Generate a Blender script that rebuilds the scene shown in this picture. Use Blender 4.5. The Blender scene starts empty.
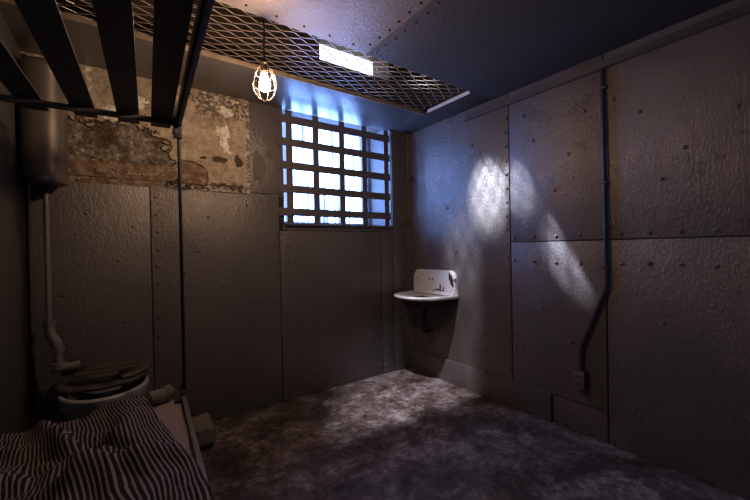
import bpy, bmesh, math, random
from mathutils import Vector, Matrix, noise
random.seed(7)
scn = bpy.context.scene
C = scn.collection

# ------------------------------------------------------------------ camera
H = 1.25
F_PX = 357.99
yaw, pitch, roll = (math.radians(a) for a in (35.1855, -0.3589, -1.1096))
fw = Vector((math.sin(yaw)*math.cos(pitch), math.cos(yaw)*math.cos(pitch), math.sin(pitch)))
rt = Vector((math.cos(yaw), -math.sin(yaw), 0))
up = rt.cross(fw)
rt2 = rt*math.cos(roll) + up*math.sin(roll)
up2 = -rt*math.sin(roll) + up*math.cos(roll)
cd = bpy.data.cameras.new('camera'); cam = bpy.data.objects.new('camera', cd); C.objects.link(cam)
cd.sensor_width = 36; cd.lens = F_PX/750*36; cd.clip_start = 0.05
M3 = Matrix((rt2, up2, -fw)).transposed()
cam.matrix_world = Matrix.Translation((0, 0, H)) @ M3.to_4x4()
scn.camera = cam

# ------------------------------------------------------------------ world, view, light
w = bpy.data.worlds.new('world'); scn.world = w; w.use_nodes = True
w.node_tree.nodes['Background'].inputs[0].default_value = (0.62, 0.68, 0.9, 1)
w.node_tree.nodes['Background'].inputs[1].default_value = 0.14
scn.view_settings.view_transform = 'Standard'; scn.view_settings.look = 'None'
scn.view_settings.gamma = 1; scn.view_settings.exposure = 0.0
try: scn.view_settings.use_curve_mapping = False
except Exception: pass
scn.cycles.use_denoising = True
scn.cycles.sample_clamp_indirect = 4
scn.cycles.max_bounces = 8

def lamp(name, kind, loc, energy, col, target=None, **k):
    l = bpy.data.lights.new(name, kind); l.energy = energy; l.color = col
    for a, b in k.items(): setattr(l, a, b)
    o = bpy.data.objects.new(name, l); C.objects.link(o); o.location = loc
    if target: o.rotation_euler = (Vector(target)-Vector(loc)).to_track_quat('-Z', 'Y').to_euler()
    return o
# roof light above the metal mesh: shines down through the mesh onto the floor
lamp('plenum_spot', 'SPOT', (0.95, 1.70, 3.45), 800, (0.84, 0.84, 0.98), (1.98, 2.05, 0.10),
     spot_size=math.radians(32), spot_blend=1.0, shadow_soft_size=0.04)
# added spots in the closed plenum, one per bright patch on the right wall
lamp('plenum_spot', 'SPOT', (0.90, 1.97, 3.50), 3300, (0.68, 0.82, 1.0), (2.438, 1.86, 1.66),
     spot_size=math.radians(10.5), spot_blend=1.0, shadow_soft_size=0.05)
lamp('plenum_spot', 'SPOT', (0.90, 2.32, 3.50), 1500, (0.68, 0.80, 1.0), (2.438, 1.585, 1.68),
     spot_size=math.radians(7.5), spot_blend=1.0, shadow_soft_size=0.04)
lamp('plenum_spot', 'SPOT', (0.98, 2.32, 3.50), 1700, (0.68, 0.78, 1.0), (2.438, 1.215, 1.20),
     spot_size=math.radians(7.5), spot_blend=1.0, shadow_soft_size=0.022)
lamp('plenum_spot', 'SPOT', (0.90, 2.22, 3.50), 600, (0.70, 0.80, 1.0), (2.438, 2.14, 1.22),
     spot_size=math.radians(11), spot_blend=1.0, shadow_soft_size=0.03)

WIN_E = 30.0
CLER_E = 2.0
BULB_E = 620.0

XL, XR, YB, ZC = -0.455, 2.438, 2.854, 2.418
YF = -1.3
YM1, YM2, XM = 1.79, 2.326, 2.19
WX0, WX1, WZ0 = 1.105, 2.229, 1.462

# ------------------------------------------------------------------ materials
def mat(name, base=(.5,.5,.5), rough=.5, metal=0., spec=.5, var=None, scale=4., stretch=(1,1,1), amt=.5,
        bump=0., bscale=40., bstretch=(1,1,1), rvar=0., emit=None, estr=0., chips=None, chip_amt=.3, chip_scale=9.):
    m = bpy.data.materials.new(name); m.use_nodes = True
    nt = m.node_tree; N = nt.nodes; L = nt.links; p = N['Principled BSDF']
    p.inputs['Base Color'].default_value = (*base, 1); p.inputs['Roughness'].default_value = rough
    p.inputs['Metallic'].default_value = metal; p.inputs['Specular IOR Level'].default_value = spec
    tc = N.new('ShaderNodeTexCoord')
    def nz(sc, st, det=6, rough_=.6, src='Object'):
        mp = N.new('ShaderNodeMapping'); mp.inputs['Scale'].default_value = st
        L.new(tc.outputs[src], mp.inputs[0])
        n = N.new('ShaderNodeTexNoise'); n.inputs['Scale'].default_value = sc; n.inputs['Detail'].default_value = det
        n.inputs['Roughness'].default_value = rough_
        L.new(mp.outputs[0], n.inputs['Vector']); return n.outputs['Fac']
    def ramp(s, a, b, ca, cb):
        r = N.new('ShaderNodeValToRGB'); r.color_ramp.elements[0].position = a; r.color_ramp.elements[1].position = b
        r.color_ramp.elements[0].color = ca; r.color_ramp.elements[1].color = cb
        L.new(s, r.inputs[0]); return r.outputs[0]
    col = None
    if var:
        f = nz(scale, stretch)
        col = ramp(f, .5-amt*.4, .5+amt*.4, (*base, 1), (*var, 1))
    if chips:
        f = nz(chip_scale, (1,1,1), 10, .7)
        k = ramp(f, .62-chip_amt*.1, .66-chip_amt*.1, (0,0,0,1), (1,1,1,1))
        mx = N.new('ShaderNodeMixRGB'); L.new(k, mx.inputs[0])
        if col: L.new(col, mx.inputs[1])
        else: mx.inputs[1].default_value = (*base, 1)
        mx.inputs[2].default_value = (*chips, 1); col = mx.outputs[0]
    if col: L.new(col, p.inputs['Base Color'])
    if rvar:
        f = nz(scale*1.7, stretch, 8, .65)
        mr = N.new('ShaderNodeMapRange'); L.new(f, mr.inputs[0])
        mr.inputs[1].default_value = .3; mr.inputs[2].default_value = .7
        mr.inputs[3].default_value = max(0, rough-rvar); mr.inputs[4].default_value = min(1, rough+rvar)
        L.new(mr.outputs[0], p.inputs['Roughness'])
    if bump:
        f = nz(bscale, bstretch, 6, .6)
        f2 = nz(bscale*.18, bstretch, 3, .5)
        ad = N.new('ShaderNodeMath'); ad.operation = 'MULTIPLY_ADD'; L.new(f2, ad.inputs[0]); ad.inputs[1].default_value = .6
        L.new(f, ad.inputs[2])
        b = N.new('ShaderNodeBump'); b.inputs['Strength'].default_value = bump; b.inputs['Distance'].default_value = .01
        L.new(ad.outputs[0], b.inputs['Height']); L.new(b.outputs[0], p.inputs['Normal'])
    if emit:
        p.inputs['Emission Color'].default_value = (*emit, 1); p.inputs['Emission Strength'].default_value = estr
    return m

MT = {}
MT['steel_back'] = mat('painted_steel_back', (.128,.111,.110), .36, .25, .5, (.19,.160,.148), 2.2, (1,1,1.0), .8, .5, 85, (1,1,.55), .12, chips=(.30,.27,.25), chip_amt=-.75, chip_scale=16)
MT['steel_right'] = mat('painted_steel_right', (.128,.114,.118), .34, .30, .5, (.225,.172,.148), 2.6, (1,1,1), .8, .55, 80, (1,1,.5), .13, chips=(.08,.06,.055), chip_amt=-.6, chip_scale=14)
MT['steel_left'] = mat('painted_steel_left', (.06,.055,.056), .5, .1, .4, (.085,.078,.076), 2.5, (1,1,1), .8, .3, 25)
MT['ceil'] = mat('painted_steel_ceiling_lit', (.23,.195,.20), .36, .3, .5, (.30,.26,.26), 2.4, (1,1,1), .8, .45, 50, (1,1,1), .1, chips=(.05,.04,.04), chip_amt=-.6, chip_scale=12)  # ceiling colour lightened to carry the bulb's glow
MT['ceil2'] = mat('painted_steel_ceiling_shaded', (.062,.054,.050), .6, .05, .25, (.08,.07,.07), 2.4, (1,1,1), .8, .4, 50)  # ceiling colour darkened to stand for weaker light away from the bulb
MT['soffit'] = mat('painted_steel_soffit', (.13,.122,.128), .33, .25, .5, (.17,.155,.15), 3, (1,1,1), .8, .25, 18)
MT['plaster'] = mat('plaster_wall', (.44,.35,.26), .75, 0, .3, (.34,.27,.20), 5, (1,1,1), .7, .5, 60)
MT['reveal'] = mat('reveal_plaster', (.19,.165,.15), .7, 0, .3, (.14,.12,.11), 6, (1,1,1), .7, .4, 40)
MT['plenum'] = mat('plenum_masonry', (.13,.10,.085), .8, 0, .3, (.08,.06,.05), 8, (1,1,1), .7, .5, 30)
MT['seam_grey'] = mat('bare_primer_patch', (.16,.14,.13), .7, 0, .3, (.10,.085,.075), 18, (1,1,1), .8, .5, 60)
MT['dark'] = mat('dark_gap', (.02,.018,.018), .8)
MT['bar'] = mat('barred_grille_steel', (.11,.088,.094), .5, .2, .5, (.16,.13,.13), 12, (1,1,1), .8, .3, 60)
MT['bunk'] = mat('bunk_dark_steel', (.045,.040,.045), .5, .1, .4, (.065,.058,.062), 6, (1,1,1), .8, .2, 40)
MT['black'] = mat('black_iron', (.014,.012,.012), .55, .1, .4)
MT['rail'] = mat('worn_rail_steel', (.15,.13,.12), .4, .4, .5, (.30,.27,.25), 14, (1,1,1), .8, .2, 50)
MT['strand'] = mat('expanded_metal', (.40,.32,.26), .42, .4, .5, (.26,.20,.16), 20)
MT['flange'] = mat('pale_edge_paint', (.75,.72,.70), .5)
MT['tank'] = mat('tank_metal', (.30,.265,.235), .34, .75, .5, (.24,.21,.185), 3, (1,1,.3), .7, .1, 20)
MT['pipe'] = mat('old_pipe_metal', (.36,.32,.29), .42, .5, .5, (.25,.22,.20), 15)
MT['porcelain'] = mat('white_enamel', (.80,.76,.75), .22, 0, .6, (.70,.66,.65), 4, (1,1,1), .6, chips=(.05,.04,.035), chip_amt=-.7, chip_scale=18)
MT['porc_plain'] = mat('white_porcelain', (.50,.48,.49), .3, 0, .5, (.40,.38,.38), 5)
MT['bowl_in'] = mat('stained_bowl_inside', (.16,.14,.13), .5, 0, .4, (.08,.07,.065), 9)
MT['rust'] = mat('rusty_iron', (.07,.04,.025), .8, 0, .2, (.03,.02,.016), 20)
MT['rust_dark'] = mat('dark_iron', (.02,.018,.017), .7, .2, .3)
MT['seat'] = mat('dark_worn_wood', (.045,.035,.03), .5, 0, .4, (.12,.10,.085), 14, (1,4,1), .8, .5, 40)
MT['mattress'] = mat('faded_mattress_cloth', (.34,.25,.235), .9, 0, .2, (.27,.20,.185), 9, (1,1,1), .7, .4, 70)
MT['towel'] = mat('dull_tan_cloth', (.27,.22,.17), .95, 0, .1, (.18,.145,.115), 12, (1,1,1), .8, .7, 60)
MT['cage'] = mat('pale_cage_wire', (.13,.105,.085), .4, .5, .5)
MT['cord'] = mat('black_cord', (.012,.011,.011), .6)
MT['brass'] = mat('dull_socket', (.16,.11,.07), .45, .6)
MT['bulb'] = mat('glowing_bulb', (1,.9,.7), .3, emit=(1.0,.68,.42), estr=BULB_E)
MT['sash'] = mat('window_sash', (.28,.29,.33), .5, 0, .4, (.22,.22,.25), 8)
MT['crumb'] = mat('plaster_crumb', (.28,.24,.21), .8)
MT['conduit'] = mat('conduit_paint', (.035,.03,.03), .42, .3, .5, (.06,.05,.05), 12)
MT['angle'] = mat('angle_iron_paint', (.09,.078,.076), .38, .3, .5, (.13,.11,.105), 6)

def floor_mat():
    m = bpy.data.materials.new('worn_concrete_floor'); m.use_nodes = True
    N = m.node_tree.nodes; L = m.node_tree.links; p = N['Principled BSDF']
    tc = N.new('ShaderNodeTexCoord')
    def nz(s, d, r, dist=0):
        n = N.new('ShaderNodeTexNoise'); n.inputs['Scale'].default_value = s; n.inputs['Detail'].default_value = d
        n.inputs['Roughness'].default_value = r; n.inputs['Distortion'].default_value = dist
        L.new(tc.outputs['Object'], n.inputs['Vector']); return n.outputs['Fac']
    a = nz(3.4, 12, .72, .3); b = nz(24, 12, .8, .1)
    r = N.new('ShaderNodeValToRGB'); e = r.color_ramp.elements
    e[0].position = .40; e[0].color = (.062,.036,.030,1); e[1].position = .62; e[1].color = (.34,.285,.27,1)
    x = e.new(.5); x.color = (.15,.11,.10,1)
    L.new(a, r.inputs[0])
    r2 = N.new('ShaderNodeValToRGB'); r2.color_ramp.elements[0].position = .38; r2.color_ramp.elements[1].position = .66
    r2.color_ramp.elements[0].color = (.28,.24,.235,1); r2.color_ramp.elements[1].color = (1.9,1.85,1.85,1)
    L.new(b, r2.inputs[0])
    mx = N.new('ShaderNodeMixRGB'); mx.blend_type = 'MULTIPLY'; mx.inputs[0].default_value = 1
    L.new(r.outputs[0], mx.inputs[1]); L.new(r2.outputs[0], mx.inputs[2]); L.new(mx.outputs[0], p.inputs['Base Color'])
    mr = N.new('ShaderNodeMapRange'); L.new(b, mr.inputs[0]); mr.inputs[1].default_value = .3; mr.inputs[2].default_value = .7
    mr.inputs[3].default_value = .30; mr.inputs[4].default_value = .68; L.new(mr.outputs[0], p.inputs['Roughness'])
    bp = N.new('ShaderNodeBump'); bp.inputs['Strength'].default_value = .8; bp.inputs['Distance'].default_value = .012
    c = nz(34, 10, .75); L.new(c, bp.inputs['Height']); L.new(bp.outputs[0], p.inputs['Normal'])
    return m

def pane_mat(name, col, dark, s, e):
    m = bpy.data.materials.new(name); m.use_nodes = True
    N = m.node_tree.nodes; L = m.node_tree.links; p = N['Principled BSDF']
    tc = N.new('ShaderNodeTexCoord'); mp = N.new('ShaderNodeMapping'); mp.inputs['Scale'].default_value = (s, 1, .4)
    L.new(tc.outputs['Object'], mp.inputs[0])
    n = N.new('ShaderNodeTexNoise'); n.inputs['Scale'].default_value = 1; n.inputs['Detail'].default_value = 2
    L.new(mp.outputs[0], n.inputs['Vector'])
    r = N.new('ShaderNodeValToRGB'); r.color_ramp.elements[0].position = .42; r.color_ramp.elements[1].position = .53
    r.color_ramp.elements[0].color = (*dark, 1); r.color_ramp.elements[1].color = (*col, 1)
    L.new(n.outputs['Fac'], r.inputs[0]); L.new(r.outputs[0], p.inputs['Emission Color'])
    p.inputs['Base Color'].default_value = (.3,.35,.4,1); p.inputs['Emission Strength'].default_value = e
    p.inputs['Roughness'].default_value = .4
    return m
MT['pane'] = pane_mat('ribbed_daylit_glass', (.18,.37,1.0), (.013,.019,.035), 20, WIN_E)
MT['cler'] = mat('clerestory_daylit_glass', (.5,.5,.5), .5, emit=(.92,.95,1.0), estr=CLER_E)

def peel_mat():
    m = bpy.data.materials.new('peeling_plaster'); m.use_nodes = True
    N = m.node_tree.nodes; L = m.node_tree.links; p = N['Principled BSDF']; p.inputs['Roughness'].default_value = .75
    at = N.new('ShaderNodeVertexColor'); at.layer_name = 'layer'
    tc = N.new('ShaderNodeTexCoord'); n = N.new('ShaderNodeTexNoise'); n.inputs['Scale'].default_value = 28; n.inputs['Detail'].default_value = 8
    n.inputs['Roughness'].default_value = .7
    L.new(tc.outputs['Object'], n.inputs['Vector'])
    r = N.new('ShaderNodeValToRGB'); r.color_ramp.elements[0].position = .33; r.color_ramp.elements[1].position = .62
    r.color_ramp.elements[0].color = (.55,.52,.5,1); r.color_ramp.elements[1].color = (1.15,1.15,1.15,1)
    L.new(n.outputs['Fac'], r.inputs[0])
    mx = N.new('ShaderNodeMixRGB'); mx.blend_type = 'MULTIPLY'; mx.inputs[0].default_value = 1
    L.new(at.outputs['Color'], mx.inputs[1]); L.new(r.outputs[0], mx.inputs[2]); L.new(mx.outputs[0], p.inputs['Base Color'])
    b = N.new('ShaderNodeBump'); b.inputs['Strength'].default_value = .6; b.inputs['Distance'].default_value = .008
    L.new(n.outputs['Fac'], b.inputs['Height']); L.new(b.outputs[0], p.inputs['Normal'])
    return m

def stripe_mat():
    m = bpy.data.materials.new('striped_ticking'); m.use_nodes = True
    N = m.node_tree.nodes; L = m.node_tree.links; p = N['Principled BSDF']; p.inputs['Roughness'].default_value = .95
    uv = N.new('ShaderNodeUVMap'); uv.uv_map = 'cloth'
    sx = N.new('ShaderNodeSeparateXYZ'); L.new(uv.outputs[0], sx.inputs[0])
    mu = N.new('ShaderNodeMath'); mu.operation = 'MULTIPLY'; mu.inputs[1].default_value = 1/.0155; L.new(sx.outputs[0], mu.inputs[0])
    fr = N.new('ShaderNodeMath'); fr.operation = 'FRACT'; L.new(mu.outputs[0], fr.inputs[0])
    r = N.new('ShaderNodeValToRGB'); e = r.color_ramp.elements
    e[0].position = 0; e[0].color = (.022,.016,.020,1); e[1].position = 1; e[1].color = (.022,.016,.020,1)
    for pos, c in ((.52,(.022,.016,.020,1)),(.60,(.26,.205,.195,1)),(.90,(.26,.205,.195,1)),(.97,(.022,.016,.020,1))):
        x = e.new(pos); x.color = c
    L.new(fr.outputs[0], r.inputs[0]); L.new(r.outputs[0], p.inputs['Base Color'])
    p.inputs['Specular IOR Level'].default_value = .15
    return m

# ------------------------------------------------------------------ mesh helpers
class MB:
    def __init__(s): s.bm = bmesh.new()
    def box(s, x0, x1, y0, y1, z0, z1, bev=0.):
        t = bmesh.new(); bmesh.ops.create_cube(t, size=1)
        for v in t.verts:
            v.co = Vector(((x0+x1)/2+v.co.x*(x1-x0), (y0+y1)/2+v.co.y*(y1-y0), (z0+z1)/2+v.co.z*(z1-z0)))
        if bev: bmesh.ops.bevel(t, geom=t.edges[:], offset=bev, segments=2, affect='EDGES', profile=.6)
        s.merge(t); return s
    def merge(s, t, M=None):
        if M: bmesh.ops.transform(t, matrix=M, verts=t.verts)
        me = bpy.data.meshes.new('tmp'); t.to_mesh(me); t.free(); s.bm.from_mesh(me); bpy.data.meshes.remove(me)
    def tube(s, pts, r, n=10, closed=False, sq=None):
        pts = [Vector(p) for p in pts]; rings = []; N = len(pts)
        prev = None
        for i, p in enumerate(pts):
            a = pts[(i-1) % N] if (closed or i) else p
            b = pts[(i+1) % N] if (closed or i < N-1) else p
            d = (b-a).normalized()
            if prev is None:
                u = d.orthogonal().normalized() if abs(d.z) > .9 else d.cross(Vector((0,0,1))).normalized()
            else: u = (prev - d*prev.dot(d)).normalized()
            prev = u; v = d.cross(u)
            rr = r[i] if isinstance(r, (list, tuple)) else r
            k = sq or (1, 1)
            rings.append([s.bm.verts.new(p+(u*math.cos(2*math.pi*j/n+math.pi/n)*k[0]+v*math.sin(2*math.pi*j/n+math.pi/n)*k[1])*rr) for j in range(n)])
        for i in range(N if closed else N-1):
            A, B = rings[i], rings[(i+1) % N]
            for j in range(n): s.bm.faces.new((A[j], A[(j+1) % n], B[(j+1) % n], B[j]))
        if not closed:
            s.bm.faces.new(rings[0][::-1]); s.bm.faces.new(rings[-1])
        return s
    def lathe(s, prof, c, n=32, sx=1., sy=1., shear=None):
        rings = []
        for r, z in prof:
            ox, oy = shear(z) if shear else (0, 0)
            if r < 1e-6: rings.append([s.bm.verts.new((c[0]+ox, c[1]+oy, c[2]+z))])
            else: rings.append([s.bm.verts.new((c[0]+ox+r*sx*math.cos(2*math.pi*j/n), c[1]+oy+r*sy*math.sin(2*math.pi*j/n), c[2]+z)) for j in range(n)])
        for A, B in zip(rings, rings[1:]):
            for j in range(n):
                k = (j+1) % n
                if len(A) == 1 and len(B) == 1: continue
                if len(A) == 1: s.bm.faces.new((A[0], B[k], B[j]))
                elif len(B) == 1: s.bm.faces.new((A[j], A[k], B[0]))
                else: s.bm.faces.new((A[j], A[k], B[k], B[j]))
        return s
    def rivet(s, p, nrm, r=.0105):
        p = Vector(p); nrm = Vector(nrm).normalized(); u = nrm.orthogonal().normalized(); v = nrm.cross(u)
        rings = []
        for k, (a, h) in enumerate(((1, 0), (.85, .5), (.45, .8))):
            rings.append([s.bm.verts.new(p+(u*math.cos(j*math.pi/4)+v*math.sin(j*math.pi/4))*r*a+nrm*r*h) for j in range(8)])
        for A, B in zip(rings, rings[1:]):
            for j in range(8): s.bm.faces.new((A[j], A[(j+1) % 8], B[(j+1) % 8], B[j]))
        s.bm.faces.new(rings[-1]); return s
    def build(s, name, m, parent=None, smooth=False, origin=None):
        bmesh.ops.recalc_face_normals(s.bm, faces=s.bm.faces[:])
        me = bpy.data.meshes.new(name); 
        org = Vector(origin) if origin else (world_loc(parent) if parent else Vector())
        bmesh.ops.translate(s.bm, verts=s.bm.verts, vec=-org)
        s.bm.to_mesh(me); s.bm.free(); me.materials.append(m)
        if smooth:
            me.polygons.foreach_set('use_smooth', [True]*len(me.polygons))
            me.set_sharp_from_angle(angle=math.radians(38))
        o = bpy.data.objects.new(name, me); C.objects.link(o)
        if parent: o.parent = parent; o.location = org - world_loc(parent)
        else: o.location = org
        return o
def world_loc(o):
    v = Vector()
    while o: v += o.location; o = o.parent
    return v
def thing(name, loc, label, cat, group=None):
    o = bpy.data.objects.new(name, None); C.objects.link(o); o.location = loc; o.empty_display_size = .1
    o['label'] = label; o['category'] = cat
    if group: o['group'] = group
    return o
def tag(o, label, cat, group=None):
    o['label'] = label; o['category'] = cat
    if group: o['group'] = group
    return o
def struct(o): o['kind'] = 'structure'; return o
def dup(o, parent, dx=0, dy=0, dz=0):
    c = o.copy(); C.objects.link(c); c.parent = parent; c.location = Vector(o.location)+Vector((dx,dy,dz)); return c

# ------------------------------------------------------------------ room shell
struct(MB().box(-.7, 2.85, YF, YB+.02, -.08, 0).build('floor', floor_mat()))

b = MB()
yb = YB+.012; yo = YB+.5
b.box(-.7, WX0, yb, yo, 0, ZC+.05); b.box(WX1, 2.85, yb, yo, 0, ZC+.05)
b.box(WX0, WX1, yb, yo, 0, WZ0)
wall_back = struct(b.build('wall_back', MT['reveal']))
b = MB()
CX0, CX1, CZ0, CZ1 = 1.46, 2.24, 2.93, 3.25
b.box(-.7, CX0, yb, yo, ZC+.05, 3.6); b.box(CX1, 2.85, yb, yo, ZC+.05, 3.6)
b.box(CX0, CX1, yb, yo, ZC+.05, CZ0); b.box(CX0, CX1, yb, yo, CZ1, 3.6)
b.box(-.7, -.62, .6, yb, ZC+.01, 3.6); b.box(2.77, 2.85, .6, yb, ZC+.01, 3.6)
b.box(-.62, 2.77, .6, .68, ZC+.01, 3.6); b.box(-.7, 2.85, .6, yo, 3.6, 3.66)
struct(b.build('ceiling_plenum', MT['plenum']))
struct(MB().box(CX0, CX1, YB+.30, YB+.32, CZ0, CZ1).build('window_2', MT['cler']))

MB().box(XL, 1.1, YB+.0095, yb-.0002, 0, 1.69).box(1.1, XR, YB+.0095, yb-.0002, 0, 1.41).build('seam_backing', MT['dark'], wall_back)
def plate_back(x0, x1, z0, z1, riv, boxes=None):
    b = MB()
    for bx in (boxes or [(x0, x1, z0, z1)]):
        b.box(bx[0]+.004, bx[1]-.004, YB, YB+.009, bx[2], bx[3], .0015)
    for (x, z) in riv:
        if (boxes or z < z1-.02) and z > z0+.02: b.rivet((x, YB, z), (0,-1,0))
    return b.build('steel_plate', MT['steel_back'], wall_back, True)
zs = [.09+.118*i for i in range(14)]
j = lambda a=.004: random.uniform(-a, a)
plate_back(XL, .159, 0.003, 1.69, [(-.18,1.5),(.06,1.42),(-.02,1.2),(-.3,1.0),(.0,.8)])
plate_back(.159, 1.057, .003, 1.70, [(.195+j(), z+j()) for z in zs]+[(1.035+j(), z+j()) for z in zs]+[(.45,1.25),(.62,.98),(.52,1.5),(.8,1.6),(.36,1.1)])
plate_back(1.057, 2.085, .003, 1.405, [(1.13+j(), z+j()) for z in zs[:11]]+[(2.06+j(), z+j()) for z in zs[:11]]+[(1.4,.7),(1.6,1.2),(1.78,.55),(1.9,1.33)])
plate_back(0, 0, 0, 0, [(2.13+j(), z+j()) for z in zs[:12]]+[(2.26+j(.01), z+j(.02)) for z in (.3,.62,.94,1.3,1.75,2.1)],
           [(2.085, WX1+.003, .003, 1.405), (WX1+.003, XR, .003, ZC)])
plate_back(.825, WX0, 1.705, ZC, [(.85,1.76),(.85,2.0),(.85,2.3),(1.0,1.73),(.93,1.73),(1.045,1.95),(1.045,2.2)])
plate_back(WX0-.02, WX1, 1.41, WZ0-.004, [])
def mark(name, pts, m, par=wall_back):   # thin raised flake on the back wall
    bm = bmesh.new(); A = [bm.verts.new((x, YB-.0005, z)) for x, z in pts]; B = [bm.verts.new((x, YB-.003, z)) for x, z in pts]
    bm.faces.new(A); bm.faces.new(B)
    for i in range(len(pts)): bm.faces.new((A[i], A[(i+1) % len(pts)], B[(i+1) % len(pts)], B[i]))
    q = MB(); q.merge(bm); return q.build(name, m, par)
def ragxz(cx, cz, rx, rz, n, tilt=0):
    return [(cx+rx*k*math.cos(a)+tilt*rz*k*math.sin(a), cz+rz*k*math.sin(a)) for a, k in [(2*math.pi*i/n, random.uniform(.7,1.15)) for i in range(n)]]
mark('peeled_patch', ragxz(.90, 1.90, .065, .13, 22), MT['seam_grey'])
mark('peeled_patch', ragxz(.985, 2.02, .03, .04, 14), MT['seam_grey'])
mark('gouge', ragxz(.655, 1.335, .010, .040, 12, -.7), MT['rail'])
mark('gouge', ragxz(.61, 1.372, .008, .018, 9, -.7), MT['rail'])
# corner angle down the back right corner
b = MB().box(XR-.012, XR, YB-.05, YB, .2, ZC).box(XR-.05, XR, YB-.01, YB, .2, ZC)
for z in (.35,.7,1.05,1.5,1.9,2.2): b.rivet((XR-.03, YB-.01, z), (0,-1,0))
struct(b.build('trim_1', MT['steel_back'], None, True))

# peeling plaster above the plates
def plaster():
    x0, x1, z0, z1 = XL, .825, 1.69, ZC
    nx, nz_ = 230, 130
    bm = bmesh.new(); lay = bm.verts.layers.float_color.new('layer'); g = []
    cream = Vector((.45,.355,.27)); tan = Vector((.35,.27,.20)); white = Vector((.80,.74,.66))
    brown = Vector((.085,.05,.03)); brown2 = Vector((.17,.095,.05)); grey = Vector((.26,.22,.18))
    def blob(x, z, cx, cz, rx, rz): return 1-math.hypot((x-cx)/rx, (z-cz)/rz)
    for i in range(nx+1):
        row = []
        for k in range(nz_+1):
            x = x0+(x1-x0)*i/nx; z = z0+(z1-z0)*k/nz_
            P = Vector((x*6, z*6, 0)); n1 = noise.fractal(P, 1.0, 2.0, 6); n2 = noise.fractal(Vector((x*17, z*17, 3)), 1.0, 2.0, 5)
            n3 = noise.fractal(Vector((x*40, z*40, 9)), 1.0, 2.0, 3)
            c = cream.lerp(tan, max(0, min(1, .5+n1))); d = 0.006
            # rough torn base coat of brown masonry
            e1 = max(blob(x, z, -.02, 1.94, .34, .17), blob(x, z, .12, 1.86, .22, .10), blob(x,z,-.3,1.9,.25,.22))+n2*.35+n3*.12
            band = min((1.845+n1*.03-z)/.06, 1)*(1 if x < .36 else 0)
            band = max(band, blob(x, z, .40, 1.78, .13, .12)*1.6+n2*.12)
            if e1 > .12:
                c = brown.lerp(grey, max(0, min(1, .34+n1*1.0+n2*.55+n3*.35))); d = -.010+n2*.012
                if n3 > .40 and n1 > 0: c = grey*1.5
                if abs(n2-.1) < .03: c = c*.35
            if band > .05:
                c = brown2.lerp(tan, max(0, min(.65, .25+n2*1.1+n3*.5))); d = -.006+n2*.006
            if e1 > .05 and e1 < .12: d += .006; c = cream*1.05
            # flaking along the top
            e2 = blob(x, z, .62, 2.34, .24, .12)+n2*.5+n3*.3
            if e2 > .25 and e1 < 0: c = tan*.35 if n3 > .05 else (white*.8 if n3 < -.25 else tan*.9); d = .002
            # bare white strips
            e3 = max(blob(x, z, .66, 2.30, .07, .05), blob(x, z, .635, 2.13, .055, .10), blob(x, z, .645, 2.04, .045, .08),
                     blob(x, z, .09, 2.26, .12, .06), blob(x, z, -.05, 2.15, .06, .06))+n2*.55+n3*.3
            if e3 > .28: c = white; d = -.001
            e4 = max(blob(x, z, .60, 1.925, .06, .03), blob(x, z, .50, 1.93, .03, .012), blob(x, z, .74, 1.93, .03, .05))+n2*.5+n3*.2
            if e4 > .2: c = brown*.8; d = -.008
            e5 = (1.735+n1*.05+n2*.04-z)/.03
            if e5 > 0 and x > .25 and abs(n3) > .09: c = Vector((.05,.035,.025)) if n2 > .08 else Vector((.40,.36,.32)); d = .004+n3*.01
            if abs(z-1.735-n1*.01) < .004: c = brown*.7
            if e1 < 0 and band < 0 and abs(n1-.12) < .010 and n3 > -.1: c = c*.4; d -= .003
            if e1 < 0 and band < 0 and abs(n2+.05) < .012 and n1 > .1: c = c*.5
            if e1 < 0 and band < 0 and n2 > .52: c = white*.9
            if x > .80+n2*.02: c = tan*.5 if n3 > 0 else white*.7; d = .004
            v = bm.verts.new((x, yb-.017-d+n3*.0016, z)); v[lay] = (*c, 1); row.append(v)
        g.append(row)
    for i in range(nx):
        for k in range(nz_): bm.faces.new((g[i][k], g[i+1][k], g[i+1][k+1], g[i][k+1]))
    me = bpy.data.meshes.new('peeling_plaster'); bm.to_mesh(me); bm.free(); me.materials.append(peel_mat())
    o = bpy.data.objects.new('peeling_plaster', me); C.objects.link(o); o.parent = wall_back
plaster()

# right wall
wall_right = struct(MB().box(XR+.01, 2.85, YF, yb, 0, ZC+.02).build('wall_right', MT['dark']))
def plate_right(y0, y1, z0, z1, riv):
    b = MB().box(XR, XR+.009, y0+.005, y1-.005, z0+.004, z1-.004, .0015)
    for (y, z) in riv: b.rivet((XR, y, z), (-1,0,0), .013)
    return b.build('steel_plate', MT['steel_right'], wall_right, True)
S = 1.272
zr = [.3+.107*i for i in range(20)]
plate_right(1.648, YB, .2, ZC, [(1.672+j(), z) for z in zr]+[(2.3,1.6),(2.0,2.1),(2.2,1.2),(1.9,.9)])
plate_right(.985, 1.648, S, ZC, [(1.615-.16*i, S+.035) for i in range(4)]+[(1.45,2.0),(1.2,1.85),(1.52,2.2),(1.1,2.1),(1.3,1.62)])
plate_right(.985, 1.648, .2, S, [(1.615-.16*i, S-.145+j()) for i in range(4)]+[(1.4,.8),(1.2,.6),(1.55,.5)])
plate_right(YF, .985, S, ZC, [(.9-.14*i, S+.035) for i in range(12)]+[(.8,2.0),(.6,1.75),(.4,1.9),(.7,1.6),(.93,2.12)])
plate_right(YF, .985, 0, S, [(.9-.14*i, S-.145+j()) for i in range(12)]+[(.7,.8),(.5,.6)])
plate_right(.985, 1.34, 0, .2, [])
b = MB().box(XR-.014, XR+.01, 1.345, YB, 0, .205, .003)
struct(b.build('baseboard_right', MT['steel_right'], None, True))
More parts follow.
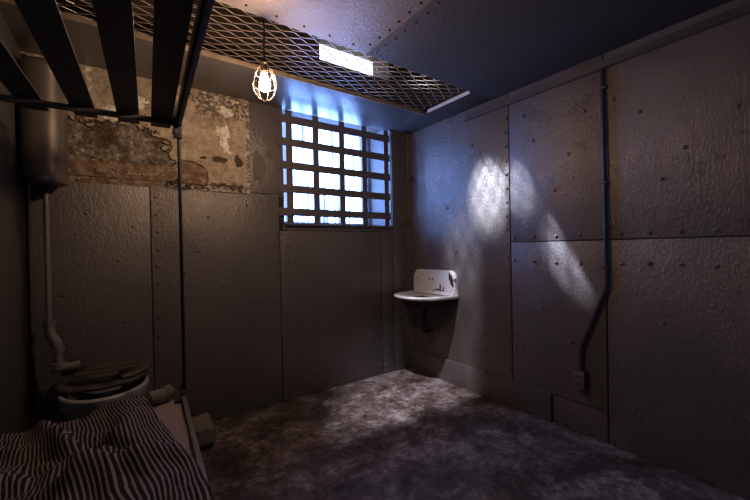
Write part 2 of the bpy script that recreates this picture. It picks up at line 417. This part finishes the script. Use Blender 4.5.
struct(MB().box(-.7, XL, YF, yb, 0, ZC+.02).build('wall_left', MT['steel_left']))

# ceiling plates
ceiling = struct(MB().box(-.7, 1.225, YF, YM1, ZC, ZC+.02, .002).build('ceiling', MT['ceil']))
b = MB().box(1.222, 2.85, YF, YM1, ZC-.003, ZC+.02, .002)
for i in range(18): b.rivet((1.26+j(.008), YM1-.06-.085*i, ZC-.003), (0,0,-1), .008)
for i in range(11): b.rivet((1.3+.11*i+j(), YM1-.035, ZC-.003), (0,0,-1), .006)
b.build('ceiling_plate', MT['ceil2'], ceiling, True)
b = MB()
for i in range(12): b.rivet((1.19+j(.008), YM1-.1-.085*i, ZC), (0,0,-1), .008)
for i in range(10): b.rivet((1.1-.15*i+j(), YM1-.05, ZC), (0,0,-1), .007)
b.build('rivets', MT['rust_dark'], ceiling, True)
MB().box(-.7, XM, YM2, YB+.012, ZC, ZC+.012, .002).build('window_soffit_plate', MT['soffit'], ceiling, True)
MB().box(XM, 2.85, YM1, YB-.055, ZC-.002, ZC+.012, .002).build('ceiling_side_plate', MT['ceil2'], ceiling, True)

# wall angle iron under the ceiling, right
b = MB().box(XR-.006, XR, YF, 2.06, 2.325, 2.372).box(XR-.034, XR, YF, 2.06, 2.318, 2.326)
struct(b.build('trim_2', MT['angle'], None, True))

# ------------------------------------------------------------------ window
wf = MB(); YW = YB+.395
wf.box(WX0, WX1, YW-.03, YW+.03, WZ0, WZ0+.05).box(WX0, WX1, YW-.03, YW+.03, 2.62, 2.68)
wf.box(WX0, WX0+.04, YW-.03, YW+.03, WZ0+.05, 2.62).box(WX1-.04, WX1, YW-.03, YW+.03, WZ0+.05, 2.62)
win = struct(wf.build('window_1', MT['sash']))
# upper part of the deep opening, above the ceiling plate
MB().box(WX0-.05, WX1+.05, YB+.02, yo, 2.68, 2.72).build('lintel', MT['reveal'], wall_back)
MB().box(WX0, WX1, YW, YW+.008, WZ0+.02, 2.66).build('window_pane', MT['pane'], win)
MB().box(WX0+.04, WX1-.04, YW-.02, YW, 1.845, 1.862).build('glazing_bar', MT['sash'], win)
MB().box(WX0-.012, WX1+.02, YB-.035, YB+.35, WZ0-.012, WZ0+.004, .002).build('window_sill', MT['soffit'], win)

# riveted barred grille
gr = thing('barred_grille', (1.65, YB, WZ0), 'dark riveted flat steel bar grille across the window', 'grille')
hz = [2.333, 2.143, 1.950, 1.755, 1.563]
vx = [1.158, 1.402, 1.665, 1.912, 2.172]
def vb(x):
    b = MB().box(x-.028, x+.028, YB+.002, YB+.012, WZ0+.006, ZC-.002, .001); return b.build('vertical_bar', MT['bar'], gr, origin=(x, YB, WZ0))
v0 = vb(vx[0])
for x in vx[1:]: dup(v0, gr, x-vx[0])
def hb(z):
    b = MB().box(1.045, 2.205, YB-.014, YB-.002, z-.033, z+.033, .0015)
    for x in vx: b.rivet((x, YB-.014, z), (0,-1,0), .009)
    b.rivet((1.062, YB-.014, z), (0,-1,0), .009)
    return b.build('horizontal_bar', MT['bar'], gr, origin=(1.05, YB, z))
h0 = hb(hz[0])
for z in hz[1:]: dup(h0, gr, 0, 0, z-hz[0])

# ------------------------------------------------------------------ expanded metal over the ceiling gap
em = thing('expanded_metal_mesh', (.9, 2.05, ZC), 'rusty tan diamond wire mesh filling the gap in the ceiling above the window', 'mesh')
LX, SY = .118, .0375
b = MB(); nrow = int((YM2-YM1)/SY)+2; ncol = int((XM-XL)/(LX/2))+1
for r in range(nrow):
    y = YM1-.01+SY*r
    pts = []
    for k in range(ncol+1):
        sg = 1 if (k+r) % 2 == 0 else -1
        for q in (-.09, .09):
            pts.append((XL+(k+q)*LX/2, y+sg*SY*.47+j(.0015), ZC+.016+sg*.004))
    pts = [p for p in pts if XL < p[0] < XM]
    b.tube(pts, .0042, 4, sq=(.36, 1.3))
b.build('diamond_strands', MT['strand'], em)
MB().box(XL, XM, YM2-.006, YM2+.002, ZC-.003, ZC+.03, .001).build('edge_strip', MT['strand'], em)
e = MB().box(XM-.006, XM, YM1+.02, YM2-.06, ZC-.006, ZC+.02).build('edge_strip', MT['flange'], em); e['label'] = 'pale painted short edge strip'

# ------------------------------------------------------------------ caged bulb
BX, BY, BZ = .607, 1.803, 2.105
pl = thing('caged_pendant_lamp', (BX, BY, ZC), 'lit bare bulb in a wire cage hanging on a black cord', 'lamp')
MB().tube([(BX,BY,ZC+.02),(BX+.002,BY,2.35),(BX-.001,BY,2.28),(BX,BY,2.20)], .0045, 8).build('cord', MT['cord'], pl, True)
MB().lathe([(0,.10),(.010,.10),(.014,.085),(.017,.06),(.017,.045),(.015,.04),(0,.04)], (BX,BY,BZ), 16).build('socket', MT['brass'], pl, True)
MB().lathe([(0,.044),(.011,.04),(.013,.03),(.019,.012),(.0245,-.008),(.026,-.022),(.022,-.040),(.012,-.050),(0,-.053)], (BX,BY,BZ), 20).build('light_bulb', MT['bulb'], pl, True)
b = MB(); cp = [(.016,.088),(.034,.062),(.052,.02),(.060,-.018),(.054,-.050),(.032,-.083),(.012,-.094)]
for k in range(8):
    a = k*math.pi/4+.2
    b.tube([(BX+r*math.cos(a), BY+r*math.sin(a), BZ+z) for r, z in cp], .0013, 6)
for r, z in ((.018,.086),(.047,.035),(.060,-.022),(.012,-.094)):
    b.tube([(BX+r*math.cos(a*math.pi/10), BY+r*math.sin(a*math.pi/10), BZ+z) for a in range(20)], .0013, 6, True)
b.build('wire_cage', MT['cage'], pl, True)

tag(MB().lathe([(.006,.004),(.02,.002),(.02,-.004),(.012,-.006),(.006,-.018),(.009,-.024),(0,-.028)], (.50,1.62,ZC), 14).build('ceiling_hook', MT['rust_dark'], None, True, origin=(.50,1.62,ZC)),
    'small dark screw fitting in the ceiling beside the lamp cord', 'hook')

# ------------------------------------------------------------------ corner sink
SYc, SZ = 2.463, .812
sk = thing('wall_sink', (XR, SYc, SZ), 'white chipped enamel sink with curved backsplash on the right wall', 'sink')
def D(t, a, bb, n=2.5):   # half outline from the wall, t 0..pi
    c, s_ = math.cos(t), math.sin(t)
    return (-(abs(s_)**(2/n))*a, math.copysign(abs(c)**(2/n), c)*bb)
def shell(outl, zlist, cy=SYc):
    bm = bmesh.new(); rings = []
    for (a, bb, z, off) in zlist:
        rings.append([bm.verts.new((XR-.002-off+D(t,a,bb)[0], cy+D(t,a,bb)[1], z)) for t in [math.pi*i/36 for i in range(37)]])
    for A, B in zip(rings, rings[1:]):
        for i in range(36): bm.faces.new((A[i], A[i+1], B[i+1], B[i]))
        bm.faces.new((A[0], B[0], B[-1], A[-1]))
    bm.faces.new(rings[-1]); bm.faces.new(rings[0]); return bm
b = MB(); b.merge(shell(None, [(.10,.08,SZ-.105,.10),(.26,.178,SZ-.09,.055),(.345,.24,SZ-.036,.02),(.385,.272,SZ-.032,0),(.415,.288,SZ-.024,0),(.424,.292,SZ-.010,0),(.420,.290,SZ,0),(.405,.278,SZ+.003,0),(.385,.262,SZ-.001,0.0),(.34,.235,SZ-.010,.02),(.25,.17,SZ-.030,.05),(.12,.09,SZ-.036,.10)]))
b.build('basin', MT['porcelain'], sk, True)
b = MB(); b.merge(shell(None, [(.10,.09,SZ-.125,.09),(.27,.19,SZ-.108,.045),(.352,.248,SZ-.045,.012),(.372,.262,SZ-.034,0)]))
u_ = b.build('basin_underside_shade', MT['rust_dark'], sk, True); u_['label'] = 'underside darkened to stand for shade'  # shade below the bowl put into the colour of this outer skin
bs = bmesh.new(); prof = []
hw, ht, rr = .288, .222, .07
pts = [(-hw, 0)]+[(-hw+.012+rr-rr*math.cos(a), ht-rr+rr*math.sin(a)) for a in [i*math.pi/16 for i in range(9)]]+\
      [(hw-.012-rr+rr*math.sin(a), ht-rr+rr*math.cos(a)) for a in [i*math.pi/16 for i in range(9)]]+[(hw, 0)]
f1 = [bs.verts.new((XR-.034, SYc+y, SZ-.004+z)) for y, z in pts]; f0 = [bs.verts.new((XR-.001, SYc+y, SZ-.004+z)) for y, z in pts]
bs.faces.new(f1); bs.faces.new(f0[::-1])
for i in range(len(pts)): bs.faces.new((f1[i], f1[(i+1) % len(pts)], f0[(i+1) % len(pts)], f0[i]))
bmesh.ops.bevel(bs, geom=[e_ for e_ in bs.edges if all(abs(v.co.x-(XR-.034)) < 1e-5 for v in e_.verts)], offset=.012, segments=3, affect='EDGES')
b = MB(); b.merge(bs)
# soft cove where splash meets basin
for y in range(1): b.tube([(XR-.034, SYc-hw+.03, SZ+.0), (XR-.034, SYc+hw-.03, SZ+.0)], .016, 10)
splash = b.build('backsplash', MT['porcelain'], sk, True)
def chip(pts, x, name='enamel_chip'):
    bm = bmesh.new(); a_ = [bm.verts.new((x, y, z)) for y, z in pts]; c_ = [bm.verts.new((x-.0015, y, z)) for y, z in pts]
    bm.faces.new(a_[::-1]); bm.faces.new(c_)
    for i in range(len(pts)): bm.faces.new((a_[i], a_[(i+1) % len(pts)], c_[(i+1) % len(pts)], c_[i]))
    m_ = MB(); m_.merge(bm); return m_.build(name, MT['rust'], splash)
def rag(cy, cz, ry, rz, n=14, tilt=0):
    o = []
    for i in range(n):
        a = 2*math.pi*i/n; k = random.uniform(.72, 1.15); y, z = ry*k*math.cos(a), rz*k*math.sin(a)
        o.append((cy+y+tilt*z, cz+z))
    return o
XS = XR-.0345
chip(rag(2.232, SZ+.135, .026, .062, 18, .25), XS)
chip(rag(2.186, SZ+.135, .010, .020, 9), XS)
for cy, cz, ry, rz in ((2.37,SZ+.055,.012,.028),(2.35,SZ+.03,.045,.006),(2.40,SZ+.038,.018,.012),(2.43,SZ+.03,.022,.006),(2.33,SZ+.05,.007,.018),(2.365,SZ+.085,.013,.005),(2.46,SZ+.018,.01,.01),(2.385,SZ+.012,.016,.007)):
    chip(rag(cy, cz, ry, rz, 9), XS)
for cy in (2.47, 2.51, 2.69): chip(rag(cy, SZ+.13, .010, .010, 10), XS, 'tap_hole')
MB().lathe([(.018,-.02),(.02,-.15),(.016,-.155),(.016,-.21),(.024,-.215),(.024,-.25),(0,-.25)], (XR-.15,SYc,SZ-.08), 14).build('drain_pipe', MT['rust_dark'], sk, True)
b = MB().tube([(XR-.15,SYc,SZ-.33),(XR-.14,SYc+.02,SZ-.36),(XR-.08,SYc+.05,SZ-.37),(XR-.005,SYc+.08,SZ-.37)], .016, 10)
b.build('drain_trap', MT['rust_dark'], sk, True)

# ------------------------------------------------------------------ conduit and outlet on the right wall
cn = thing('conduit_pipe', (XR, .98, .44), 'dark bent conduit running down the right wall from the ceiling', 'pipe')
MB().tube([(XR-.017,.985,2.318),(XR-.017,.975,1.0),(XR-.017,.985,.955),(XR-.017,1.122,.60),(XR-.017,1.132,.57),(XR-.017,1.132,.43)], .0125, 12).build('tube', MT['conduit'], cn, True)
for z in (2.2, 1.62, 1.1):
    b = MB().box(XR-.031, XR-.001, .960, .998, z-.008, z+.008, .003)
    b.build('clip', MT['conduit'], cn, True)
ob = thing('outlet_box', (XR, 1.133, .30), 'small dark metal outlet box at the foot of the bent conduit', 'box')
MB().box(XR-.045, XR, 1.100, 1.166, .305, .432, .004).build('housing', MT['conduit'], ob, True)
b = MB().box(XR-.049, XR-.045, 1.104, 1.162, .31, .427, .001); 
fp = b.build('cover_plate', MT['rail'], ob, True)
for z in (.345,.392):
    b = MB().box(XR-.051, XR-.049, 1.118, 1.126, z-.010, z+.010).box(XR-.051, XR-.049, 1.140, 1.148, z-.010, z+.010)
    b.build('socket_slots', MT['dark'], fp)

# ------------------------------------------------------------------ cistern, flush pipe, chain
TX, TY = -.345, 2.70
tk = thing('toilet_cistern', (TX, TY+.12, 1.62), 'tall round metal water tank high on the back wall in the left corner', 'water tank')
b = MB().lathe([(0,1.635),(.07,1.635),(.094,1.645),(.101,1.66),(.102,1.68),(.100,1.685),(.100,2.28),(.103,2.283),(.103,2.295),(.09,2.31),(.0,2.315)], (TX,TY,0), 40)
b.build('tank', MT['tank'], tk, True)
b = MB().lathe([(0,1.59),(.025,1.59),(.034,1.60),(.06,1.636),(0,1.64)], (TX,TY,0), 20); b.build('outlet_collar', MT['rust_dark'], tk, True)
for z in (1.68, 2.2): MB().box(TX-.05, TX+.05, TY+.05, YB-.001, z, z+.03, .003).build('wall_bracket', MT['rust_dark'], tk, True)
b = MB().tube([(TX,TY,1.60),(TX,TY,.86)], .0135, 12); b.build('flush_pipe', MT['pipe'], tk, True)
b = MB()
b.lathe([(0,.875),(.026,.875),(.026,.845),(.018,.84),(0,.84)], (TX,TY,0), 12)
b.tube([(TX,TY,.845),(TX+.004,TY,.80),(TX+.03,TY,.745),(TX+.036,TY,.71),(TX+.036,TY,.60)], [.021,.025,.027,.022,.018], 12)
b.lathe([(0,.715),(.030,.715),(.030,.695),(0,.695)], (TX+.036,TY,0), 8)
b.lathe([(0,.635),(.042,.63),(.042,.60),(.03,.59),(0,.59)], (TX+.036,TY,0), 14)
b.tube([(TX+.0,TY-.01,.605),(TX+.13,TY-.01,.605)], [.022,.026], 10)
b.build('elbow_fitting', MT['pipe'], tk, True)
ch = thing('pull_chain', (TX-.075, TY+.02, 1.62), 'thin hanging pull chain beside the flush pipe in the left corner', 'chain')
b = MB(); z = 1.63; i = 0
while z > .80:
    cx, cy = TX-.072, TY+.02
    pts = []
    for a in range(8):
        t = a*math.pi/4; q = .005*math.cos(t)
        pts.append((cx+(q if i % 2 else 0), cy+(0 if i % 2 else q), z+.0105*math.sin(t)))
    b.tube(pts, .0016, 5, True); z -= .0165; i += 1
b.build('links', MT['pipe'], ch, True)
MB().lathe([(0,.04),(.006,.035),(.010,.0),(.008,-.02),(0,-.025)], (TX-.072, TY+.02, .77), 10).build('handle', MT['rust_dark'], ch, True)
tag(MB().tube([(-.435,YB-.02,0),(-.435,YB-.02,2.40)], .009, 8).build('corner_pipe', MT['conduit'], None, True, origin=(-.435,YB-.02,0)),
    'thin dark vertical pipe in the left corner behind the chain', 'pipe')

# ------------------------------------------------------------------ toilet
QX, QY, QR = -.092, 2.545, .505
tl = thing('toilet', (QX, QY, 0), 'white porcelain toilet bowl behind the end of the bunk', 'toilet')
b = MB().lathe([(.55,0),(.58,.02),(.50,.05),(.46,.12),(.50,.2),(.72,.32),(.94,.43),(1.0,.475),(1.01,.497),(.985,.505),(.93,.505),(.90,.49),(.88,.45),(.66,.36),(.35,.27),(0,.25)], (QX,QY,0), 48, .205, .245)
bowl = b.build('bowl', MT['porc_plain'], tl, True)
b = MB().lathe([(.872,.47),(.86,.44),(.66,.37),(.35,.28),(0,.26)], (QX,QY,.008), 40, .205, .245)
b.build('bowl_inside', MT['bowl_in'], bowl, True)
b = MB().box(QX-.09, QX+.09, QY+.17, YB-.005, .2, .47, .03); b.build('flush_horn', MT['porc_plain'], tl, True)
def seat_ring(cx, cy, z, rx, ry, wdt, thick, a0, a1, tilt, seed):
    b = MB(); bm = b.bm; n = 40; rings = []
    for i in range(n+1):
        a = a0+(a1-a0)*i/n; nn = noise.noise(Vector((math.cos(a)*3+seed, math.sin(a)*3, seed)))
        w_ = wdt*(1+.35*nn)
        c = Vector((cx+(rx-w_/2)*math.cos(a), cy+(ry-w_/2)*math.sin(a), z+tilt[0]*math.cos(a)+tilt[1]*math.sin(a)+.012*nn))
        d = Vector((math.cos(a), math.sin(a), 0)); ring = []
        for (q, h_) in ((-.5,-.5),(.5,-.5),(.56,.1),(.38,.5),(-.38,.5),(-.56,.1)):
            ring.append(bm.verts.new(c+d*q*w_+Vector((0,0,h_*thick))))
        rings.append(ring)
    for A, B in zip(rings, rings[1:]):
        for k in range(6): bm.faces.new((A[k], A[(k+1) % 6], B[(k+1) % 6], B[k]))
    bm.faces.new(rings[0]); bm.faces.new(rings[-1][::-1]); return b
st = seat_ring(QX-.005, QY+.05, .535, .212, .205, .062, .022, math.radians(-10), math.radians(350), (.002,.004), 1.3).build('seat', MT['seat'], tl, True)
st['label'] = 'dark worn wooden seat'
seat_ring(QX+.03, QY+.05, .562, .19, .165, .05, .02, math.radians(-75), math.radians(165), (.006,.01), 5.7).build('broken_lid', MT['seat'], tl, True)
for (y0_, y1_, x0_, x1_) in ((.03,.085,-.15,.16),(.10,.15,-.10,.17),(-.035,.01,-.16,.06)):
    MB().box(QX+x0_, QX+x1_, QY+y0_, QY+y1_, .553, .571+y0_*.08, .006).build('broken_slat', MT['seat'], tl, True)
b = MB().lathe([(0,-.04),(.022,-.04),(.026,-.03),(.026,.03),(.018,.05),(0,.052)], (QX-.165,QY+.19,.575), 14).tube([(QX-.21,QY+.19,.56),(QX-.10,QY+.19,.565)], .017, 10)
b.build('hinge_fitting', MT['rust_dark'], tl, True)

# ------------------------------------------------------------------ bunk bed
PIV = (.252, 2.118, .48); ROT = -math.atan(.048)
bk = thing('bunk_bed', PIV, 'dark steel double bunk with flat overhead slats at the left wall', 'bunk bed')
ZU = 1.93
s0 = MB().box(-.186, -.094, -.25, 2.265, ZU, ZU+.006, .001).build('slat', MT['bunk'], bk, origin=(-.140,1,ZU))
for x in (-.325, .034, .176): dup(s0, bk, x+.140)
b = MB().box(XL+.02, .268, 2.105, 2.125, ZU-.026, ZU-.001, .002).box(XL+.02,.268,2.105,2.125+.01,ZU-.005,ZU-.001)
b.build('upper_end_rail', MT['bunk'], bk, True)
b = MB().box(.236, .244, -.25, 2.13, ZU-.030, ZU+.022, .001).box(.236, .262, -.25, 2.13, ZU-.030, ZU-.024, .001)
b.build('upper_side_rail', MT['bunk'], bk, True)
b = MB().tube([(.252,2.118,.40),(.252,2.118,ZU+.02)], .0085, 10); b.build('post', MT['black'], bk, True)
b = MB()
for z in (ZU+.055, ZU-.005, ZU-.06): b.box(.222,.246,2.096,2.12,z-.012,z+.012,.003)
b.box(.226,.266,2.10,2.126,ZU-.09,ZU+.075,.002); b.build('hinge_bracket', MT['black'], bk, True)
b = MB().box(.236, .254, -.2, 2.115, .496, .502, .001).box(.236, .240, -.2, 2.115, .455, .497, .001)
r_ = b.build('lower_side_rail', MT['rail'], bk, True); r_['label'] = 'worn pale edged angle rail'
MB().box(XL+.02, .25, 2.095, 2.115, .44, .48, .002).build('lower_end_rail', MT['bunk'], bk, True)
MB().box(.232,.262,2.09,2.132,.425,.525,.004).tube([(.243,2.11,.52),(.235,2.11,.545),(.243,2.11,.56)], .006, 6).build('rail_bracket', MT['bunk'], bk, True)
s1 = MB().box(-.34, -.28, -.2, 2.10, .415, .421, .001).build('lower_slat', MT['bunk'], bk, origin=(-.31,1,.41))
for i in range(1, 5): dup(s1, bk, .12*i)
bk.rotation_euler.z = ROT

# mattress
def soft_box(x0, x1, y0, y1, z0, z1, seed, amp=.006, bev=.03, cuts=28):
    t = bmesh.new(); bmesh.ops.create_cube(t, size=1)
    for v in t.verts: v.co = Vector(((x0+x1)/2+v.co.x*(x1-x0), (y0+y1)/2+v.co.y*(y1-y0), (z0+z1)/2+v.co.z*(z1-z0)))
    bmesh.ops.bevel(t, geom=t.edges[:], offset=bev, segments=4, affect='EDGES')
    bmesh.ops.subdivide_edges(t, edges=[e_ for e_ in t.edges if e_.calc_length() > .08], cuts=cuts, use_grid_fill=True)
    for v in t.verts:
        v.co += Vector((noise.noise(v.co*6+Vector((seed,0,0))), noise.noise(v.co*6+Vector((0,seed,5))), noise.noise(v.co*7+Vector((0,3,seed)))))*amp
    return t
b = MB(); b.merge(soft_box(XL+.10, .228, -.1, 2.085, .425, .512, 2.))
mt_ = b.build('mattress', MT['mattress'], None, True, origin=PIV); mt_.rotation_euler.z = ROT
tag(mt_, 'thin faded pinkish mattress showing at the far corner of the lower bunk', 'mattress')

# striped blanket
def blanket():
    nu, nv = 190, 260
    bm = bmesh.new(); uvv = {}; g = []
    def xr(y):
        pts = [(-.1,.142),(.9,.190),(1.2,.205),(1.39,.188),(1.65,.142),(1.85,.112),(2.0,.088),(2.1,.07)]
        for (a, xa), (c, xc) in zip(pts, pts[1:]):
            if y <= c:
                t = (y-a)/(c-a); return xa+(xc-xa)*t
        return .07
    for i in range(nu+1):
        row = []
        for k in range(nv+1):
            u = i/nu; v = k/nv
            yend = 2.015+.05*math.exp(-((u-.82)/.16)**2)-.07*max(0,(u-.93)/.07)+.012*math.sin(u*23)
            y = .1+(yend-.1)*v
            x0 = XL+.012+.048*(2.118-y)
            x1 = xr(y)+.048*(2.118-y)
            x = x0+(x1-x0)*u
            P = Vector((x*5, y*5, 0))
            z = .528
            # bunched heap towards the free corner
            z += .056*math.exp(-((x-.0)/.12)**2-((y-1.93)/.20)**2)
            z += .028*math.exp(-((x-.06)/.10)**2-((y-1.55)/.22)**2)
            # long soft folds
            d1 = (x+.17)+(y-1.7)*.42
            z += .055*math.exp(-(d1/.035)**2)*math.exp(-((y-1.75)/.35)**2)
            d2 = (x+.02)-(y-1.6)*.35
            z += .050*math.exp(-(d2/.045)**2)*math.exp(-((y-1.5)/.35)**2)
            d3 = (y-1.56)+.30*x+.03*math.sin(x*20)
            z -= .042*math.exp(-(d3/.03)**2)*math.exp(-((x+.02)/.16)**2)
            d4 = (y-1.42)-.2*x
            z += .045*math.exp(-(d4/.05)**2)*math.exp(-((x-.0)/.2)**2)
            z += .020*noise.fractal(P*1.6, 1.0, 2.0, 3)+.010*noise.noise(Vector((x*22+y*6, y*7, 2)))
            ed = min(1, (1-u)/.06, (1-v)/.035)
            drop = (1-ed)**2
            z = z*(1-drop)+(.517)*drop
            z = max(z, .517)
            q = noise.noise(Vector((x*3.5, y*3.5, 4)))
            sw = .016*noise.noise(Vector((x*7, y*5, 8)))+.010*math.exp(-((x+.02)/.14)**2)*math.sin((y-1.2)*9)
            uc = u*.66+sw+z*.35
            vv = bm.verts.new((x+.006*q-PIV[0], y-PIV[1], z-PIV[2])); uvv[vv] = (uc, v); row.append(vv)
        g.append(row)
    uvl = bm.loops.layers.uv.new('cloth')
    for i in range(nu):
        for k in range(nv):
            f = bm.faces.new((g[i][k], g[i+1][k], g[i+1][k+1], g[i][k+1]))
            for l in f.loops: l[uvl].uv = uvv[l.vert]
            f.smooth = True
    me = bpy.data.meshes.new('striped_blanket'); bm.to_mesh(me); bm.free(); me.materials.append(stripe_mat())
    o = bpy.data.objects.new('striped_blanket', me); C.objects.link(o); o.location = PIV; o.rotation_euler.z = ROT
    sm = o.modifiers.new('thickness', 'SOLIDIFY'); sm.thickness = .005; sm.offset = 1
    tag(o, 'rumpled black and white striped blanket on the lower bunk', 'blanket')
blanket()

# rolled cloth at the free corner of the mattress
b = MB(); pts = []; rs = []
for i in range(15):
    t = i/14; pts.append((.075+.125*t, 2.015+.045*t, .545+.004*math.sin(t*9)+.010*t))
    rs.append(.033*(min(1, (.22+t*5), (.22+(1-t)*5)))+.002*math.sin(t*17))
b.tube(pts, rs, 16)
tag(b.build('rolled_cloth', MT['towel'], None, True, origin=(.14,2.04,.512)), 'small rolled tan cloth on the far corner of the mattress', 'cloth roll')

# tan bundle on the floor behind the rail
t = bmesh.new(); bmesh.ops.create_uvsphere(t, u_segments=36, v_segments=20, radius=1)
for v in t.verts:
    q = Vector([math.copysign(abs(a)**.45, a) for a in v.co])
    n_ = noise.noise(q*1.7+Vector((4,2,9)))
    v.co = Vector((.402+q.x*(.066+.012*n_), 2.585+q.y*(.135+.012*n_), max(.001, .072+q.z*(.075+.010*n_)+.006*math.sin(q.y*5))))
b = MB(); b.merge(t)
tag(b.build('folded_bundle', MT['towel'], None, True, origin=(.4,2.58,0)), 'low tan bundle on the floor by the back wall beside the bunk rail', 'bundle')

# ------------------------------------------------------------------ debris
b = MB()
for i in range(240):
    if i < 170: x = random.uniform(.5, 2.35); y = YB-abs(random.gauss(0, .10))-.03
    else: x = random.uniform(.6, 2.3); y = random.uniform(1.2, 2.7)
    s_ = random.choice((.002,.003,.003,.004,.009)) if i < 170 else random.choice((.002,.003,.004))
    t = bmesh.new(); bmesh.ops.create_icosphere(t, subdivisions=1, radius=s_)
    for v in t.verts: v.co *= random.uniform(.7, 1.2); v.co.z *= .55
    b.merge(t, Matrix.Translation((x, y, s_*.35)) @ Matrix.Rotation(random.uniform(0,6), 4, 'Z'))
o = b.build('plaster_crumbs', MT['crumb']); o['kind'] = 'stuff'; o['label'] = 'pale crumbs of fallen plaster scattered on the floor by the back wall'; o['category'] = 'debris'
